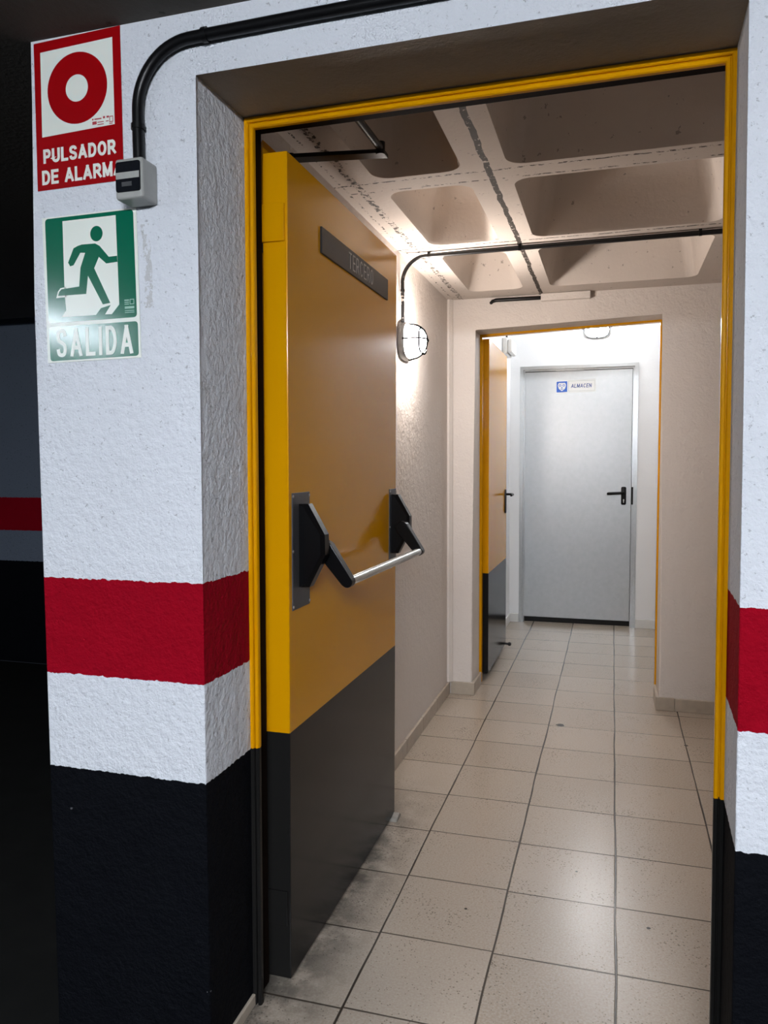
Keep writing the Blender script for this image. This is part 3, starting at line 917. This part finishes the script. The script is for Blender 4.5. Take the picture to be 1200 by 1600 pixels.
EX = empty('exit_sign', (-1.125, YF - .0006, 1.616))
tag(EX, 'green and white running man exit sign below the alarm sign', 'sign')
bm = BM(); prism(bm, [(-1.2453, 1.6155), (-1.0000, 1.6180), (-1.0040, 1.9415), (-1.2490, 1.9405)], fS, 0, .0018)
finish('sign_panel', bm, M_cream, EX)
def rquad(q, r, n=5):
    out = []
    m_ = len(q)
    for i in range(m_):
        p, a, b = Vector(q[i]), Vector(q[i - 1]), Vector(q[(i + 1) % m_])
        u, v = (a - p).normalized() * r, (b - p).normalized() * r
        for k in range(n + 1):
            t = k / n
            out.append(tuple((p + u) * (1 - t) ** 2 + p * 2 * t * (1 - t) + (p + v) * t ** 2))
    return out
bm = BM(); prism(bm, rquad([(-1.2395, 1.7046), (-1.0079, 1.7062), (-1.0113, 1.9385), (-1.2412, 1.9375)], .009), fS, .0018, .0021)
finish('green_field', bm, M_green, EX)
bm = BM()
prism(bm, [(-1.1941, 1.9289), (-1.1941, 1.7800), (-1.1935, 1.7630), (-1.1913, 1.7313), (-1.2039, 1.7165), (-1.1129, 1.7165), (-1.0995, 1.7308), (-1.0736, 1.7363), (-1.0890, 1.7165), (-1.0717, 1.7160), (-1.0519, 1.7360), (-1.0555, 1.9296)], fS, .0021, .0024)
prism(bm, [(-1.2170, 1.7600), (-1.1900, 1.7610), (-1.1900, 1.7830), (-1.2049, 1.7815), (-1.2120, 1.7740)], fS, .0021, .0024)
finish('white_doorway', bm, M_cream, EX)
bm = BM()
prism(bm, [(-1.1547, 1.8715), (-1.1440, 1.8735), (-1.1098, 1.8730), (-1.0984, 1.8668), (-1.0755, 1.8413), (-1.0544, 1.8418), (-1.0536, 1.8288), (-1.0823, 1.8272), (-1.1011, 1.8430), (-1.1141, 1.8193), (-1.0748, 1.7407), (-1.0941, 1.7386), (-1.1308, 1.8043), (-1.1368, 1.7642), (-1.2115, 1.7647), (-1.2085, 1.7735), (-1.2016, 1.7790), (-1.1545, 1.7818), (-1.1498, 1.8231), (-1.1363, 1.8547), (-1.1493, 1.8558), (-1.1679, 1.8299), (-1.1770, 1.8280), (-1.1822, 1.8365), (-1.1666, 1.8670)], fS, .0024, .0027)
prism(bm, ell(-1.1058, 1.8940, .0160, .0168, 28), fS, .0024, .0027)
finish('running_figure', bm, M_green, EX)
bm = BM(); prism(bm, rquad([(-1.2378, 1.6190), (-1.0056, 1.6220), (-1.0063, 1.6972), (-1.2396, 1.6962)], .008), fS, .0018, .0021)
finish('green_strip', bm, M_green, EX)
bm = BM(); letters(bm, 'SALIDA', fS, -1.2200, 1.6272, -1.0195, 1.6910, .0086, .0021, .0026, gap=1.1)
tag(finish('lettering', bm, M_cream, EX, merge=False), 'white letters SALIDA')
bm = BM()
for (x, z, w_, h_) in ((-1.0385, 1.7345, .0115, .0018), (-1.0385, 1.7385, .0115, .0018), (-1.0385, 1.7425, .0115, .0030), (-1.0380, 1.7255, .0240, .0050), (-1.0380, 1.7205, .0240, .0016), (-1.0380, 1.7165, .0240, .0016)):
    prism(bm, [(x, z), (x + w_, z), (x + w_, z + h_), (x, z + h_)], fS, .0021, .0024)
ring(bm, fS, [(-1.0250, 1.7345), (-1.0140, 1.7345), (-1.0140, 1.7460), (-1.0250, 1.7460)], [(-1.0235, 1.7360), (-1.0155, 1.7360), (-1.0155, 1.7445), (-1.0235, 1.7445)], .0021, .0024)
finish('small_print', bm, M_mint, EX)

# ------------------------------------------------------------------ push button box and garage conduit
PB = empty('push_button_box', (-.984, YF - .03, 1.940))
tag(PB, 'grey box with a black front below the black conduit on the pillar', 'switch box')
bm = BM(); box(bm, -1.0165, -.9495, YF - .058, YF, 1.9405, 2.0245, bev=.006, seg=3)
finish('housing', bm, M_greybox, PB)
fP = Frame((0, YF - .058, 0), (1, 0, 0), (0, 0, 1))
bm = BM(); prism(bm, rrect(-1.0128, 1.9545, -.9540, 2.0165, .005), fP, .0, .0022, bev=.0006)
finish('front_panel', bm, M_panelblk, PB)
bm = BM(); prism(bm, [(-1.0118, 1.9812), (-.9560, 1.9812), (-.9560, 1.9946), (-1.0118, 1.9946)], fP, .0022, .0030)
pb = finish('label_strip', bm, M_greybox, PB)
bm = BM(); text(bm, '10 -CN- 19', fP, -1.003, 1.9845, -.967, 1.9905, .0030, .0033)
finish('small_print', bm, M_greyink, pb)
bm = BM(); prism(bm, [(-.998, 1.9655), (-.974, 1.9655), (-.974, 1.9745), (-.998, 1.9745)], fP, .0022, .0030)
finish('button', bm, M_dgrey, PB)
# conduit
CG = empty('cable_conduit', (-.987, YF - .0154, 2.02))
tag(CG, 'thick black conduit rising from the grey box and bending along above the doorway', 'conduit')
YC = YF - .0154
pts = [(-.9850, YC, 2.018), (-.9855, YC, 2.08), (-.985, YC, 2.138)] + arc((-.855, YC, 2.138), (1, 0, 0), (0, 0, 1), .130, 180, 92, 16) + [(-.82, YC, 2.2690), (-.60, YC, 2.2715), (-.30, YC, 2.2725), (.05, YC, 2.2735), (.8, YC, 2.274), (2.6, YC, 2.274)]
bm = BM(); tube(bm, pts, .0122, 18)
finish('tube', bm, M_conduit, CG, smooth=50)
for (p, q) in (((-.9852, YC, 2.098), (-.9852, YC, 2.109)), ((-.826, YC, 2.2688), (-.815, YC, 2.2690)), ((-.20, YC, 2.2725), (-.188, YC, 2.2725))):
    bm = BM(); tube(bm, [p, q], .0150, 18)
    finish('clip', bm, M_conduit, CG, smooth=40)

# ------------------------------------------------------------------ corridor conduit, cover box and stub
CC = empty('cable_conduit', (-.92, 3.46, 2.02))
tag(CC, 'thin black conduit under the waffle ceiling running down to the corridor lamp', 'conduit')
pts = [(-.922, 3.440, 2.018), (-.922, 3.438, 2.06), (-.922, 3.436, 2.200)] + [(-.922 + .10 * (1 - math.cos(t)), 3.436 + .022 * math.sin(t) , 2.200 + .112 * math.sin(t)) for t in [math.pi / 2 * k / 12 for k in range(1, 13)]] + [(-.60, 3.460, 2.314), (0, 3.463, 2.315), (XR, 3.470, 2.316)]
bm = BM(); tube(bm, pts, [.0085] * (len(pts) - 3) + [.0105] * 3, 14)
finish('tube', bm, M_mixcond, CC, smooth=50)
for x in (-.805, -.40, .33):
    bm = BM(); tube(bm, [(x - .006, 3.4605, 2.3135), (x + .006, 3.4605, 2.3135)], .0115, 14)
    box(bm, x - .006, x + .006, 3.455, 3.466, 2.318, 2.331)
    finish('clip', bm, M_conduit, CC, smooth=40)
bm = BM(); tube(bm, [(-.922, 3.437, 2.155), (-.922, 3.437, 2.166)], .0110, 14)
finish('clip', bm, M_mixcond, CC, smooth=40)

bm = BM(); box(bm, -.400, -.130, YM0 - .036, YM0, 2.288, 2.328, bev=.004)
tag(finish('trunking_cover', bm, M_corr), 'small painted cable cover box high on the wall above the second doorway', 'cover box')
bm = BM()
tube(bm, [(-.400, YM0 - .014, 2.308), (-.655, YM0 - .014, 2.310), (-.675, YM0 - .010, 2.306), (-.685, YM0 + .004, 2.300)], .010, 12)
tag(finish('cable_stub', bm, M_conduit, smooth=50), 'short black cable tube entering the wall left of the painted cover box', 'conduit')

# ------------------------------------------------------------------ emergency light on the lobby's left wall
EL = empty('emergency_light', (-.825, 6.35, 2.26))
tag(EL, 'white emergency light on the lobby wall above the open far door', 'emergency light')
bm = BM(); box(bm, -.852, -.812, 6.20, 6.50, 2.24, 2.37, bev=.008)
finish('back_box', bm, M_white, EL)
bm = BM(); box(bm, -.812, -.775, 6.215, 6.485, 2.252, 2.358, bev=.012, seg=3)
finish('diffuser', bm, M_white, EL)
bm = BM(); tube(bm, [(-.835, 6.35, 2.37), (-.835, 6.35, 2.50), (-.835, 6.35, 2.72)], .008)
finish('cable', bm, M_gap, EL, smooth=50)

# ------------------------------------------------------------------ small thing at the foot of the first door
bm = BM()
prism(bm, [(2.80, 0), (2.86, 0), (2.862, .008), (2.842, .020), (2.808, .012)], Frame((-.803, 0, 0), (0, 1, 0), (0, 0, 1)), -.03, .022, bev=.003)
tag(finish('door_wedge', bm, M_stone), 'little grey wedge on the tiles under the far bottom corner of the open yellow door', 'wedge')

# ------------------------------------------------------------------ garage luminaires (behind and beside the viewpoint)
def batten(loc, length, along, m, label):
    t = empty('fluorescent_light', loc)
    tag(t, label, 'ceiling lamp')
    x, y, z = loc
    h = length / 2
    def bx(bm, l, w_, z0, z1, bev):
        if along == 'x': box(bm, x - l, x + l, y - w_, y + w_, z0, z1, bev=bev)
        else: box(bm, x - w_, x + w_, y - l, y + l, z0, z1, bev=bev)
    bm = BM(); bx(bm, h, .07, z + .05, ZC, .005)
    finish('housing', bm, M_white, t)
    bm = BM(); bx(bm, h - .03, .06, z, z + .05, .012)
    finish('diffuser', bm, m, t)
batten((-2.75, -.35, 2.06), 1.0, 'y', E_garL, 'fluorescent ceiling light over the garage lane to the left')
batten((.20, -1.60, 2.20), 1.25, 'x', E_garR, 'fluorescent ceiling light over the garage lane behind the viewpoint')
